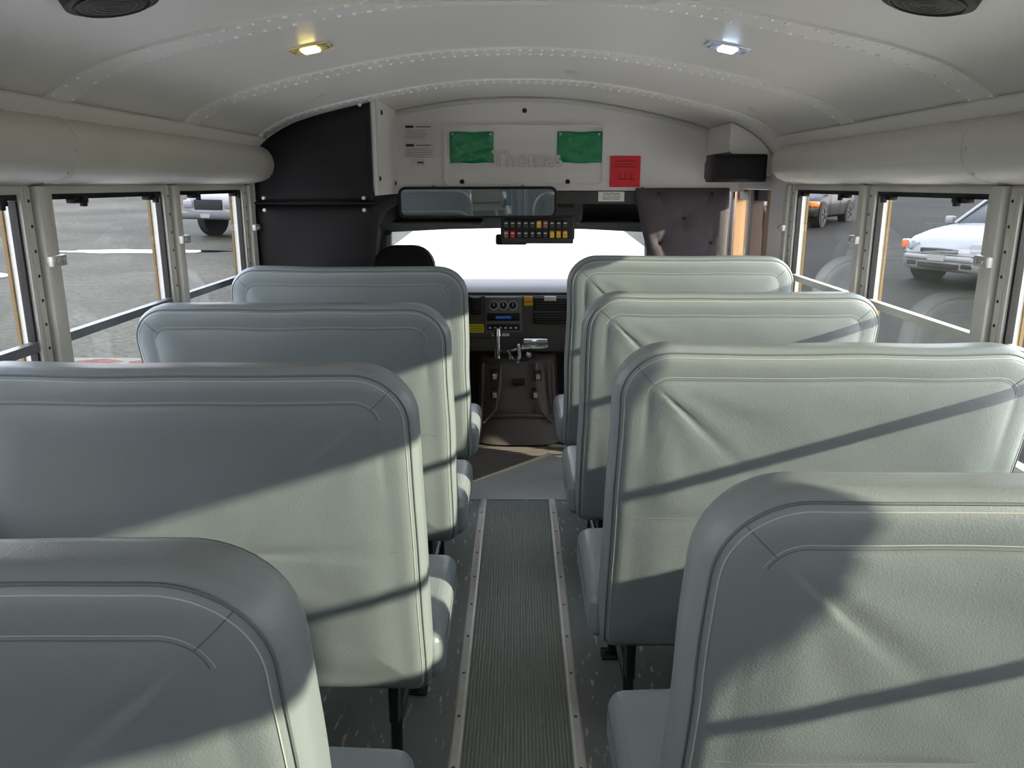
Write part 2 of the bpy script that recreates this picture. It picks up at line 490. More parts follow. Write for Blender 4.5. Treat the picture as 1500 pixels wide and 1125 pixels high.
wi = 0
for s in (-1, 1):
    for i in range(len(POSTS) - 1):
        y1, y0 = POSTS[i] - .05, POSTS[i + 1] + .05
        wi += 1
        e = empty('window_%d' % wi)
        mb = MB()
        xa, xb = s*1.142, s*1.17
        mb.box(xa, xb, y0, y1, .78, .80, 0); mb.box(xa, xb, y0, y1, 1.405, 1.42, 0)
        mb.box(xa, xb, y0, y0 + .014, .8, 1.405, 0); mb.box(xa, xb, y1 - .014, y1, .8, 1.405, 0)
        mb.box(s*1.148, s*1.172, y0 + .014, y1 - .014, 1.037, 1.060, 3 if s < 0 else 0)
        mb.box(s*1.150, s*1.168, y0 + .014, y1 - .014, 1.391, 1.405, 1)
        mb.box(s*1.150, s*1.168, y0 + .014, y0 + .023, 1.062, 1.39, 1); mb.box(s*1.150, s*1.168, y1 - .023, y1 - .014, 1.062, 1.39, 1)
        mb.box(s*1.150, s*1.168, y0 + .014, y0 + .022, .8, 1.035, 1); mb.box(s*1.150, s*1.168, y1 - .022, y1 - .014, .8, 1.035, 1)
        mb.box(s*1.192, s*1.200, y1 - .010, y1, .78, 1.42, 2); mb.box(s*1.172, s*1.192, y1 - .004, y1, .78, 1.42, 0)
        mb.box(s*1.20, s*1.204, y0 - .01, y0 + .004, .77, 1.42, 2)
        mb.box(s*1.20, s*1.204, y0, y1, .765, .78, 2)
        for yy in (y0 + .12, y1 - .12):
            mb.rbox(min(s*1.125, s*1.150), max(s*1.125, s*1.150), yy - .035, yy + .035, 1.380, 1.394, .004, 2, 1)
            mb.rbox(min(s*1.115, s*1.130), max(s*1.115, s*1.130), yy - .008, yy + .008, 1.372, 1.398, .003, 2, 1)
        mb.obj('frame', [ALUP, BLACK, YELLOW, RAILD], e)
        mb = MB()
        mb.box(s*1.158, s*1.161, y0 + .014, y1 - .014, .8, 1.037, 0)
        mb.box(s*1.158, s*1.161, y0 + .014, y1 - .014, 1.060, 1.391, 0)
        mb.obj('glass', [GL if s < 0 else GR], e)

mb = MB()
mb.box(-1.2, 1.2, YB - .05, YB, -.08, .85, 0); mb.box(-1.2, 1.2, YB - .05, YB, 1.42, 1.50, 0)
mb.prism([p for p in prof], lambda p, a: (p[0], a, p[1] + .01), YB - .05, YB, 0)
for a, b in ((-1.2, -.98), (-.42, -.34), (.34, .42), (.98, 1.2)):
    mb.box(a, b, YB - .05, YB, .85, 1.43, 0)
wb = mb.obj('wall_back', [WHITE])
mb = MB(); mb.box(-.98, .98, YB - .03, YB - .025, .85, 1.42, 0); mb.obj('glass', [GL], wb)
mb = MB(); mb.rbox(-.3, .3, YB, YB + .02, .1, .8, .02, 3); mb.rbox(.12, .2, YB + .02, YB + .05, .82, .9, .01, 2); mb.obj('emergency_door_panel', [ALUP], wb)

# ------------------------------------------------------------------ front bulkhead
mb = MB()
bk = [(-1.14, H - .04)] + [p for p in prof if p[1] > H + .0] + [(1.14, H - .04)]
bk = [(x, max(z, H - .04)) for x, z in bk]
mb.prism(bk, rp, 4.10, 4.14, 0)
wf = mb.obj('wall_front', [WHITE])
mb = MB()
arc = [(p[0], 4.092, p[1] - .012) for p in prof if abs(p[0]) < 1.1 and p[1] > H + .13 and p[0] > -.62]
mb.tube(arc, .012, 0, 8)
mb.obj('trim_arch', [ALUP], wf)
mb = MB()
for x in [i * .05 for i in range(-12, 21)]:
    mb.dome((x, 4.07, roofz(x) - .001), roofn(x), .005, .003)
for x, z in ((.03, H + .345), (-.28, H + .008), (.245, H + .008), ):
    mb.dome((x, 4.10 if z > H + .3 else 4.085, z), (0, -1, 0), .012, .01, 1, 12)
mb.obj('screws', [ALUP, BLACK], wf)

def rrect(x0, x1, z0, z1, r, n=6):
    out = []
    for cx, cz, a0 in ((x1 - r, z1 - r, 0), (x0 + r, z1 - r, 90), (x0 + r, z0 + r, 180), (x1 - r, z0 + r, 270)):
        for k in range(n + 1):
            a = math.radians(a0 + 90 * k / n); out.append((cx + r * math.cos(a), cz + r * math.sin(a)))
    return out
sp = empty('sign_access_panel')
mb = MB()
xz = lambda p, a: (p[0], a, p[1])
mb.prism(rrect(-.375, .43, H - .022, H + .285, .03), xz, 4.086, 4.099, 0)
mb.tube([(x, 4.084, z) for x, z in rrect(-.362, .417, H - .009, H + .272, .025)], .007, 0, 8, True)
mb.obj('panel', [WHITE], sp)
text('embossed_letters', 'Thomas', .108, (.045, 4.080, H + .115), (math.pi / 2, 0, 0), mat('emboss_grey', (198, 194, 190), .5), .003, sp, .002, bold=True)
mb = MB()
mb.prism(rrect(-.30, .36, H + .06, H + .215, .012), xz, 4.082, 4.087, 0)
mb.obj('raised_field', [mat('white_panel_b', (214, 210, 206), .5)], sp)
for x0, x1 in ((-.338, -.122), (.19, .41)):
    mb = MB()
    mb.pad(lambda u, v: (x0 + (x1 - x0) * u, H + .098 + .147 * v + .002 * math.sin(u * 9)), lambda a, b, d: (a, 4.080 - d, b), .006, 20, 16, 0, 10,
           lambda a, b: .003 * math.sin(a * 60 + b * 40) + .002 * math.sin(b * 90 - a * 30))
    for xx in (x0 + .015, x1 - .015): mb.dome((xx, 4.073, H + .233), (0, -1, 0), .006, .004, 1, 10)
    mb.obj('green_reflective_card', [GREEN, ALU], None)
mb = MB()
mb.rbox(.455, .605, 4.092, 4.0995, H - .018, H + .132, .002, 1, 0)
for (a, b, z) in ((.48, .58, .105), (.47, .56, .09), (.475, .585, .078)):
    mb.box(a, b, 4.0905, 4.092, H + z, H + z + .004, 1)
for x in (.50, .53, .56): mb.box(x, x + .004, 4.0905, 4.092, H + .02, H + .05, 1)
mb.box(.495, .53, 4.0905, 4.092, H + .018, H + .022, 1); mb.box(.54, .575, 4.0905, 4.092, H + .018, H + .022, 1)
mb.obj('red_notice_card', [RED, mat('dark_red_ink', (110, 10, 20), .6)])
mb = MB()
for z0, z1 in ((H + .205, H + .285), (H + .125, H + .198)):
    mb.rbox(-.565, -.41, 4.094, 4.0995, z0, z1, .001, 1, 0)
    mb.box(-.555, -.515, 4.093, 4.0945, z1 - .022, z1 - .010, 1)
    mb.box(-.505, -.43, 4.093, 4.0945, z1 - .018, z1 - .014, 1)
    for k in range(5):
        mb.box(-.555, -.555 + .09 + random.random() * .045, 4.093, 4.0945, z1 - .034 - k * .009, z1 - .032 - k * .009, 2)
mb.rbox(-.53, -.465, 4.094, 4.0995, H + .085, H + .115, .001, 1, 0)
mb.box(-.50, -.47, 4.093, 4.0945, H + .096, H + .104, 1)
mb.obj('warning_labels', [mat('label_stock', (205, 202, 198), .5), INK, mat('label_grey_ink', (110, 108, 105), .6)])

mb = MB()
mb.box(-.615, -.60, 3.50, 4.10, H - .05, H + .345, 0)
mb.box(-.60, -.597, 3.50, 3.53, H - .05, H + .34, 1)
for y, z in ((3.66, H + .30), (3.56, H + .02), (4.0, H + .0)): mb.dome((-.60, y, z), (1, 0, 0), .012, .008, 2, 12)
mb.obj('trim_driver_soffit', [WHITE, ALUP, BLACK])
e = empty('padded_partition')
def S1(u, v):
    x = -1.125 + (1.125 - .62) * u
    top = min(roofz(x) - .012, H + .345 - .0 * x)
    z0 = H - .078
    return (x, z0 + (top - z0) * v)
mb = MB(); to = lambda a, b, d: (a, 3.50 - d, b)
mb.pad(S1, to, .045, 30, 26, 0, 14, lambda a, b: .004 * math.sin(a * 14 + b * 9))
def S2(u, v):
    z = .85 + (H - .086 - .85) * v
    xr = -.60 - .07 * (1 - v) ** 1.5
    return (-1.13 + (xr + 1.13) * u, z)
mb.pad(S2, to, .045, 24, 26, 0, 14, lambda a, b: .003 * math.sin(a * 17 - b * 9))
mb.tube([(-1.12, 3.462, H - .082), (-.61, 3.462, H - .082)], .006, 0)
for x, z in ((-.655, H + .315), (-.655, H - .06), (-.655, H - .11), (-1.08, H - .06), (-1.08, H - .11)):
    mb.dome((x, 3.458, z), (0, -1, 0), .009, .005, 1, 10)
mb.obj('pads', [BLKPAD, ALU], e)

mb = MB()
pr = [(.93, H + .135)] + [(x, roofz(x) - .004) for x in (.93, .98, 1.03, 1.07, 1.10, 1.12)] + [(1.145, H + .05), (1.145, H + .02)]
mb.prism(pr, rp, 3.66, 4.09, 0)
mb.box(.925, .93, 3.66, 4.09, H + .17, H + .18, 0)
mb.obj('trim_door_soffit', [WHITE])
mb = MB()
mb.rbox(.86, 1.09, 3.62, 3.80, H + .005, H + .125, .008, 2, 0)
mb.rbox(.90, 1.0, 3.80, 4.0, H + .02, H + .1, .005, 2, 0)
mb.rbox(.87, 1.08, 3.616, 3.622, H + .018, H + .112, .003, 1, 1)
mb.obj('door_operator_box', [BLACK, BLKPAD])
mb = MB()
mb.box(1.12, 1.20, 3.46, 3.64, -.08, 1.60, 0)
mb.box(1.12, 1.20, 4.34, 4.42, -.4, 1.60, 0)
mb.box(1.12, 1.20, 3.64, 4.34, 1.405, 1.60, 0)
mb.obj('wall_right_front', [WHITE])
d = empty('door_1')
mb = MB()
mb.box(1.12, 1.17, 3.64, 3.685, -.4, 1.40, 0); mb.box(1.13, 1.17, 4.27, 4.34, -.4, 1.40, 1)
mb.box(1.12, 1.17, 3.90, 3.94, -.4, 1.40, 1); mb.box(1.12, 1.17, 3.945, 3.985, -.4, 1.40, 0)
mb.box(1.12, 1.17, 4.20, 4.24, -.4, 1.40, 0)
mb.box(1.13, 1.17, 3.67, 4.31, 1.35, 1.40, 1); mb.box(1.13, 1.17, 3.67, 4.31, -.4, -.1, 0); mb.box(1.13, 1.17, 3.67, 4.31, .45, .50, 1)
mb.box(1.125, 1.135, 3.72, 3.735, 1.0, 1.30, 1)
mb.obj('frame', [mat('door_tan', (166, 128, 88), .5), mat('door_dark', (52, 34, 26), .5)], d)
mb = MB(); mb.box(1.148, 1.152, 3.67, 4.31, -.1, 1.37); mb.obj('glass', [GR], d)
mb = MB()
tufts = [(.70, H - .05), (.96, H - .05), (.83, H - .17), (.72, H - .29), (.97, H - .29)]
def SQ(u, v):
    z = .70 + (H - .022 - .70) * v
    xl = .585 + .22 * max(0, (1 - v)) ** 1.4
    return (xl + (1.055 - xl) * u, z)
def tuft(a, b):
    d = .004 * noise.noise(Vector((a * 9, b * 9, 0)))
    for x, z in tufts:
        r = math.hypot(a - x, b - z); an = math.atan2(b - z, a - x)
        d -= .017 * math.exp(-(r / .024) ** 2)
        d -= .0045 * math.exp(-(r / .07) ** 2) * (1 + math.sin(an * 5 + x * 20)) * min(1, r / .02)
    return d
mb.pad(SQ, lambda a, b, dd: (a, 4.095 - dd, b), .045, 56, 56, 0, 12, tuft)
for x, z in tufts: mb.dome((x, 4.066, z), (0, -1, 0), .009, .005, 1, 10)
mb.obj('quilted_pad', [QUILT, BLACK])

# ------------------------------------------------------------------ cab
cab = empty('cab_shell')
mb = MB()
mb.box(-.98, .60, 4.10, 4.13, H - .10, H - .035, 0)
def quadstrip(rows, mi=0):
    mb.add([p for r in rows for p in r], [(i*len(rows[0]) + j, i*len(rows[0]) + j + 1, (i+1)*len(rows[0]) + j + 1, (i+1)*len(rows[0]) + j) for i in range(len(rows)-1) for j in range(len(rows[0])-1)], mi)
quadstrip([[(-.86, 4.12, H - .06), (-.4, 4.12, H - .045), (0, 4.12, H - .04), (.4, 4.12, H - .045), (.86, 4.12, H - .06)],
           [(-.84, 4.45, H - .15), (-.4, 4.45, H - .11), (0, 4.45, H - .10), (.4, 4.45, H - .11), (.84, 4.45, H - .15)],
           [(-.78, 4.76, H - .28), (-.4, 4.78, H - .262), (0, 4.79, H - .255), (.4, 4.78, H - .262), (.78, 4.76, H - .28)]])
for s in (-1, 1):
    quadstrip([[(s*.97, 4.12, -.1), (s*.97, 4.12, .5), (s*.94, 4.12, .9), (s*.90, 4.12, 1.2), (s*.86, 4.12, H - .06)],
               [(s*.97, 4.45, -.1), (s*.97, 4.45, .5), (s*.94, 4.45, .85), (s*.90, 4.45, 1.1), (s*.84, 4.45, H - .15)],
               [(s*.96, 5.3, -.1), (s*.96, 5.3, .5), (s*.90, 5.28, .82), (s*.85, 5.0, 1.0), (s*.78, 4.76, H - .28)]])
    mb.tube([(s*.775, 4.75, H - .27), (s*.81, 4.95, 1.03), (s*.86, 5.22, .84)], .035, 0, 8)
    mb.tube([(s*.62 if s < 0 else .60, 4.13, H - .05), (s*.70, 4.13, H - .10), (s*.76, 4.13, H - .2), (s*.82, 4.13, 1.05), (s*.86, 4.13, .75), (s*.90, 4.13, .2)], .05, 0, 10)
mb.obj('trim_headliner', [DARK], cab)
mb = MB()
quadstrip([[(-.78, 4.77, H - .275), (0, 4.80, H - .25), (.78, 4.77, H - .275)], [(-.86, 5.26, .82), (0, 5.34, .82), (.86, 5.26, .82)]])
mb.obj('windshield', [GW], cab)
mb = MB()
mb.rbox(-.70, -.20, 4.42, 4.72, H - .225, H - .205, .008, 2, 0, None)
mb.rbox(.33, .74, 4.42, 4.72, H - .225, H - .205, .008, 2, 0, None)
mb.obj('sun_visor', [mat('visor_grey', (120, 118, 112), .7)])
mb = MB()
mb.rbox(-.13, .05, 4.66, 4.69, H - .345, H - .285, .012, 3, 0); mb.cyl((-.04, 4.69, H - .28), (-.04, 4.76, H - .26), .01, 0)
mb.obj('cab_mirror', [BLACK])

dsh = empty('dashboard')
mb = MB()
pr = [(4.66, .46), (4.60, .47), (4.60, .78), (4.62, .815), (4.68, .835), (5.26, .82), (5.26, .46)]
mb.prism(pr, lambda p, a: (a, p[0], p[1]), -.93, .93, 0)
mb.rbox(-.9, -.32, 4.50, 4.8, .62, .90, .05, 4, 0)
mb.obj('body', [DASH], dsh)
mb = MB()
F = 4.60
mb.rbox(-.30, .30, F - .014, F + .01, .55, .80, .012, 3, 0)
mb.rbox(-.195, .025, F - .02, F, .585, .795, .008, 2, 1)
for i, x in enumerate((-.14, -.085, -.03)):
    mb.cyl((x, F - .02, .745), (x, F - .045, .745), .02, 3, 18, .017); mb.box(x - .002, x + .002, F - .048, F - .044, .745, .762, 2)
    mb.tube([(x + .025 * math.cos(t / 20 * 2 * math.pi), F - .021, .745 + .025 * math.sin(t / 20 * 2 * math.pi)) for t in range(20)], .0022, 2, 5, True)
mb.rbox(-.18, .01, F - .027, F - .018, .655, .70, .004, 2, 3)
mb.box(-.13, -.04, F - .029, F - .026, .668, .684, 4)
mb.rbox(-.18, .01, F - .027, F - .018, .60, .635, .004, 2, 3)
for k in range(6): mb.box(-.17 + k * .03, -.155 + k * .03, F - .030, F - .026, .61, .62, 2)
for x0, x1, z0, z1 in ((.09, .285, .715, .79), (.09, .285, .635, .70), (-.275, -.215, .69, .795)):
    mb.rbox(x0, x1, F - .022, F - .010, z0, z1, .005, 2, 3)
    k = z0 + .012
    while k < z1 - .008:
        mb.box(x0 + .008, x1 - .008, F - .030, F - .02, k, k + .004, 0); k += .014
mb.rbox(.15, .22, F - .03, F - .02, .77, .80, .004, 2, 2)
mb.box(.035, .085, F - .026, F - .0135, .745, .795, 5); mb.box(.04, .08, F - .027, F - .0255, .765, .769, 3)
mb.box(-.295, -.20, F - .018, F - .0135, .585, .635, 6)
for k in range(3): mb.box(-.29, -.205, F - .019, F - .0175, .595 + k * .013, .598 + k * .013, 3)
mb.box(-.15, -.05, F - .024, F - .018, .565, .58, 2)
mb.obj('controls', [DASH, mat('console_grey', (112, 110, 108), .5), PAPER, BLACK, mat('radio_blue', (60, 110, 190), .3, emit=(60, 110, 190), estr=.1),
                    mat('amber_sticker', (235, 180, 30), .5), YSTICK], dsh)
mb = MB()
c = Vector((-.60, 4.38, .84)); M = Matrix.Translation(c) @ Matrix.Rotation(math.radians(62), 4, 'X')
mb.tube([(.19 * math.cos(t / 36 * 2 * math.pi), .19 * math.sin(t / 36 * 2 * math.pi), 0) for t in range(36)], .016, 0, 10, True, M)
mb.rbox(-.17, .17, -.03, .03, -.015, .015, .01, 2, 0, M); mb.cyl((0, 0, -.02), (0, 0, .03), .06, 0, 20, None, M)
mb.cyl((-.6, 4.40, .83), (-.6, 4.62, .72), .03, 0)
mb.obj('steering_wheel', [BLACK], dsh)

mb = MB()
secs = [(4.52, .225, .45), (4.48, .235, .42), (4.465, .24, .22), (4.455, .25, .12), (4.42, .27, .05), (4.37, .285, -.035)]
rows = []
for y, w, z in secs:
    r = []
    for k in range(17):
        u = -1 + k / 8
        r.append((w * u, y + .10 * abs(u) ** 3 + (.0 if abs(u) < .98 else .15), z + (-.0)))
    rows.append(r)
rows.insert(0, [(p[0], p[1] + .22, .45) for p in rows[0]])
quadstrip(rows, 0)
for s in (-1, 1):
    mb.tube([(s*.10, 4.46, .43), (s*.105, 4.445, .30), (s*.13, 4.44, .16), (s*.2, 4.44, .08)], .010, 0, 8)
    mb.tube([(s*.20, 4.48, .42), (s*.205, 4.48, .25), (s*.215, 4.48, .14)], .010, 0, 8)
mb.tube([(-.24, 4.50, .10), (-.1, 4.435, .125), (0, 4.43, .13), (.1, 4.435, .125), (.24, 4.50, .10)], .012, 0, 8)
for x, z in ((-.135, .36), (-.135, .25), (.115, .36), (.10, .25)):
    mb.rbox(x - .022, x + .022, 4.44, 4.475, z - .03, z + .03, .004, 2, 1)
    mb.rbox(x - .012, x + .012, 4.428, 4.445, z - .02, z + .012, .003, 2, 2)
mb.rbox(-.03, .04, 4.445, 4.47, .30, .34, .004, 2, 1)
mb.obj('engine_cover', [BROWN, mat('clip_dark', (58, 54, 50), .4, .4), ALU], None, 50)
mb = MB()
mb.rbox(.02, .17, 4.38, 4.52, .535, .55, .004, 2, 0); mb.rbox(.03, .165, 4.36, 4.40, .55, .59, .006, 2, 0)
mb.cyl((-.115, 4.42, .47), (-.115, 4.42, .62), .018, 0, 16); mb.cyl((-.115, 4.42, .60), (-.115, 4.42, .64), .026, 0, 16, .02)
mb.tube([(-.115, 4.42, .50), (-.05, 4.40, .51), (.03, 4.39, .53), (.15, 4.38, .54)], .010, 0, 8)
mb.tube([(.0, 4.37, .56), (.01, 4.36, .50), (.0, 4.36, .455)], .012, 0, 8)
mb.tube([(-.06, 4.37, .52), (-.03, 4.355, .47), (.05, 4.36, .475), (.1, 4.37, .5)], .009, 1, 8)
mb.dome((.06, 4.36, .5), (0, -1, 0), .02, .02, 0, 14); mb.dome((-.04, 4.37, .48), (0, -1, 0), .016, .02, 0, 14)
mb.box(.09, .10, 4.50, 4.515, .451, .54, 1); mb.box(-.12, -.11, 4.50, 4.52, .451, .50, 1)
mb.tube([(-.115, 4.42, .49), (-.115, 4.51, .49)], .008, 1, 8)
mb.obj('door_control_lever', [CHROME, BLACKSTEEL])

ds = empty('driver_seat')
mb = MB()
mb.rbox(-.80, -.36, 4.00, 4.14, .40, .99, .05, 4, 0); mb.rbox(-.80, -.36, 3.98, 4.44, .28, .42, .05, 4, 0)
for a, b, g in ((4.02, 4.05, .012), (4.05, 4.12, 0), (4.12, 4.14, .012)):
    mb.prism(rrect(-.735 + g, -.425 - g, .88, 1.125 - g, .11 - g), xz, a, b, 0)
mb.box(-.70, -.46, 4.06, 4.36, -.045, .30, 1)
mb.obj('cushions', [BLKPAD, BLACKSTEEL], ds)

e = empty('interior_mirror')
M = Matrix.Translation((-.193, 3.92, 1.342)) @ Matrix.Rotation(math.radians(5), 4, 'X') @ Matrix.Rotation(math.radians(2), 4, 'Z')
mb = MB()
mb.prism(rrect(-.378, .378, -.072, .072, .03), xz, -.012, .02, 0, M)
mb.tube([(x, -.012, z) for x, z in rrect(-.374, .374, -.068, .068, .028)], .006, 0, 8, True, M)
mb.cyl((-.22, .02, .03), (-.22, .14, .06), .008, 0, 10, None, M); mb.cyl((.22, .02, .03), (.22, .14, .06), .008, 0, 10, None, M)
mb.obj('housing', [BLACK], e)
mb = MB(); mb.prism(rrect(-.366, .366, -.062, .062, .024), xz, -.0145, -.012, 0, M)
mb.obj('mirror_face', [mat('mirror_silver', (205, 208, 212), .02, 1.0)], e)

e = empty('overhead_switch_console')
mb = MB()
mb.prism([(4.17, 1.31), (4.165, 1.25), (4.18, 1.14), (4.22, 1.125), (4.50, 1.22), (4.50, 1.34), (4.24, 1.385)], lambda p, a: (a, p[0], p[1]), -.085, .285, 0)
mb.rbox(.16, .335, 4.20, 4.45, 1.23, 1.38, .03, 3, 0)
mb.rbox(-.09, .29, 4.155, 4.20, 1.145, 1.275, .015, 3, 0)
mb.obj('housing', [DARK], e)
mb = MB()
mb.rbox(-.075, .275, 4.148, 4.16, 1.155, 1.265, .006, 2, 0)
for r_, z in enumerate((1.225, 1.175)):
    for k in range(10):
        x = -.062 + k * .0335
        ci = 1
        if (r_, k) in ((0, 5), (1, 7), (1, 9), (1,8)): ci = 2
        if (r_, k) in ((1, 1),): ci = 3
        if (r_, k) in ((1, 0), (0, 6)): ci = 4
        mb.rbox(x - .012, x + .012, 4.136, 4.15, z - .016, z + .020, .003, 1, ci)
        mb.box(x - .008, x + .008, 4.1345, 4.137, z + .006, z + .010, 5)
mb.obj('switches', [BLACK, mat('switch_black', (40, 40, 42), .35), mat('switch_amber', (225, 170, 30), .4), REDB, mat('switch_brown', (140, 100, 90), .4), PAPER], e)
mb = MB(); mb.box(.40, .53, 4.094, 4.0985, H - .088, H - .040, 0); st = mb.obj('caution_sticker', [PAPER])
text('caution_text', 'CAUTION', .018, (.465, 4.0930, H - .052), (math.pi / 2, 0, 0), INK, .0003, st)
text('caution_text_small', 'DO NOT MOVE BUS\nWITH LIFT DOWN', .010, (.465, 4.0930, H - .072), (math.pi / 2, 0, 0), INK, .0003, st)

# ------------------------------------------------------------------ bus seats
def rr_pts(x0, x1, z0, z1, rt, rb):
    pts = []
    def line(a, b, n):
        for k in range(n):
            t = k / n; pts.append((a[0] + (b[0] - a[0]) * t, a[1] + (b[1] - a[1]) * t))
    def arc(cx, cz, r, a0, n):
        for k in range(n):
            a = math.radians(a0 + 90 * k / n); pts.append((cx + r * math.cos(a), cz + r * math.sin(a)))
    xm = (x0 + x1) / 2
    line((xm, z0), (x1 - rb, z0), 10)
    arc(x1 - rb, z0 + rb, rb, -90, 5)
    line((x1, z0 + rb), (x1, z1 - rt), 26)
    arc(x1 - rt, z1 - rt, rt, 0, 12)
    line((x1 - rt, z1), (x0 + rt, z1), 36)
    arc(x0 + rt, z1 - rt, rt, 90, 12)
    line((x0, z1 - rt), (x0, z0 + rb), 26)
    arc(x0 + rb, z0 + rb, rb, 180, 5)
    line((x0 + rb, z0), (xm, z0), 10)
    return pts
T = .115; ER = .042
def loop(x0, x1, zb, zt, d, lower=0):
    return rr_pts(x0 + d, x1 - d, zb + d, zt - d, max(.115 - d, .014), max(.045 - d, .008))
def sstep(a, b, x):
    t = min(1, max(0, (x - a) / (b - a))); return t * t * (3 - 2 * t)
def bus_seat(s, yb, zt, seed, dx=0):
    x0, x1 = (-1.105, -.195 - dx) if s < 0 else (.20 + dx, 1.11)
    zb = .28; root = empty('bus_seat'); rnd = random.Random(seed)
    LEAN = .20
    ax = x1 if s < 0 else x0
    ph = rnd.random() * 6
    def lean(z): return -LEAN * (z - zb) / (zt - zb)
    rings = []
    for d in (.385, .35, .31, .27, .235, .20, .17, .145, .12, .10, .085, .075, .069, .063, .055): rings.append((d, 0, 1))
    for k in range(0, 7):
        a = math.pi / 2 * k / 6; rings.append((ER - ER * math.sin(a), ER - ER * math.cos(a), 0))
    rings.append((0.001, T * .5, 0))
    for k in range(0, 7):
        a = math.pi / 2 * (1 - k / 6); rings.append((ER - ER * math.sin(a), T - ER + ER * math.cos(a), 0))
    for d in (.06, .10, .16, .24, .32, .385): rings.append((d, T + .012, 0))
    cornerA = Vector((ax + (-.07 if s < 0 else .07), zt - .07)); wr_dir = -1 if s < 0 else 1
    wamp = .0019 if s > 0 else .0012
    def disp(x, z, d):
        e = sstep(.042, .13, d)
        p = .009 * e
        r = math.hypot(x - cornerA.x, z - cornerA.y)
        ang = math.atan2(z - cornerA.y, (x - cornerA.x) * wr_dir)
        env = math.exp(-(r / .26) ** 2) * min(1, r / .10) * e
        p += wamp * env * (math.sin(ang * 18 + ph + 3 * r) + .4 * math.sin(ang * 33 + ph * 2))
        nz = noise.noise(Vector((x * 3 + seed, z * 5, seed)))
        p += .004 * nz * e
        nz2 = noise.noise(Vector((x * 7 + z * 8 + seed, (z - x) * 2, seed * 2.)))
        p += .0018 * nz2 * e
        p -= .003 * math.exp(-((z - .69) / .010) ** 2) * e
        if z > zt - .30: p -= .0022 * math.exp(-((d - .069) / .006) ** 2) * sstep(zt - .30, zt - .15, z)
        return p
    vs = []; N = None
    for (d, yo, w) in rings:
        L = loop(x0, x1, zb, zt, d); N = len(L)
        for (x, z) in L:
            dd = disp(x, z, d) if w else 0
            wob = .004 * noise.noise(Vector((x * 5, z * 5, seed + 9)))
            sag = .010 * math.sin((x - x0) / (x1 - x0) * math.pi) if z > zt - .14 else 0
            vs.append((x + wob, yb + lean(z) + yo - dd, z + wob - sag * .3))
    R = len(rings); fs = []
    for i in range(R - 1):
        for j in range(N):
            j2 = (j + 1) % N; fs.append((i*N + j, i*N + j2, (i+1)*N + j2, (i+1)*N + j))
    fs.append(tuple(range(N))[::-1]); fs.append(tuple((R-1)*N + j for j in range(N)))
    mb = MB(); mb.add(vs, fs, 0)
    mb.obj('seat_back', [VINYL], root, 80)
    mb = MB()
    def ringpath(idx, j0, j1, off=.0005):
        out = []
        for j in range(j0, j1):
            p = Vector(vs[idx * N + j % N]); p.y -= off; out.append(p)
        return out
    iedge = 15 + 3
    mb.tube(ringpath(iedge, 12, N - 12), .0020, 0, 6)
    mb.tube(ringpath(iedge - 1, 12, N - 12, .0003), .0009, 1, 5)
    i2 = 12
    mb.tube(ringpath(i2, 43, N - 43, -.0004), .0011, 0, 6)
    mb.tube(ringpath(i2 + 1, 43, N - 43, .0), .0006, 1, 5)
    for j in (47, N - 47):
        mb.tube([Vector(vs[i * N + j]) for i in range(12, iedge + 1)], .0009, 0, 5)
    mb.tube([Vector(vs[(iedge + 8) * N + j]) for j in range(12, N - 12)], .002, 0, 6)
    mid = []
    for k in range(41):
        x = x0 + .05 + (x1 - x0 - .1) * k / 40; d = min(x - x0, x1 - x, .3)
        mid.append((x, yb + lean(.69) - disp(x, .69, d) + .0002, .69))
    mb.tube(mid, .0011, 0, 5)
    mb.obj('seams', [SEAM, STITCH], root)
    xa, xb_ = (x0, x1 + .026) if s < 0 else (x0 - .026, x1)
    def fn(c):
        u = (c.x - xa) / (xb_ - xa)
        b = max(0, math.sin(math.pi * min(1, max(0, u)))) ** .5
        return Vector((c.x, c.y, c.z + (.018 * b if c.z > .37 else 0)))
    mb = MB(); mb.rbox(xa, xb_, yb + .015, yb + .45, .30, .42, .034, 4, 0, None, fn)
    xs = xb_ - .002 if s < 0 else xa + .002
    mb.tube([(xs, yb + .06, .39), (xs, yb + .41, .39)], .003, 1, 6)
    mb.obj('seat_cushion', [VINYL, SEAM], root, 60)
    mb = MB(); xl = s * .295
    for yy, ybm in ((yb + .10, yb + .06), (yb + .38, yb + .42)):
        mb.tube([(xl, yy, .32), (xl, yy + (ybm - yy) * .3, .22), (xl, ybm, .03), (xl, ybm, .006)], .0145, 0, 10)
        mb.rbox(xl - .035, xl + .035, ybm - .03, ybm + .03, .001, .010, .003, 1, 0)
        mb.dome((xl - .02, ybm, .01), (0, 0, 1), .009, .008, 0, 6)
    mb.tube([(xl, yb + .085, .13), (xl, yb + .40, .13)], .011, 0, 8)
    mb.tube([(xl, yb + .09, .275), (xl, yb + .40, .275)], .013, 0, 8)
    mb.box(min(s*.25, s*1.14), max(s*.25, s*1.14), yb + .09, yb + .12, .28, .305, 0)
    mb.box(min(s*.25, s*1.14), max(s*.25, s*1.14), yb + .38, yb + .41, .28, .305, 0)
    mb.rbox(xl - .012, xl + .012, yb + .04, yb + .10, .17, .31, .004, 1, 0)
    mb.obj('seat_frame', [BLACKSTEEL], root)
    return root
for i, (yb, zt, dx) in enumerate(((3.19, 1.125, 0), (2.40, 1.10, 0), (1.61, 1.10, 0), (.82, 1.10, .018), (.03, 1.10, 0), (-.76, 1.10, 0), (-1.55, 1.1, 0))):
    bus_seat(-1, yb, zt, 3 + i, dx)
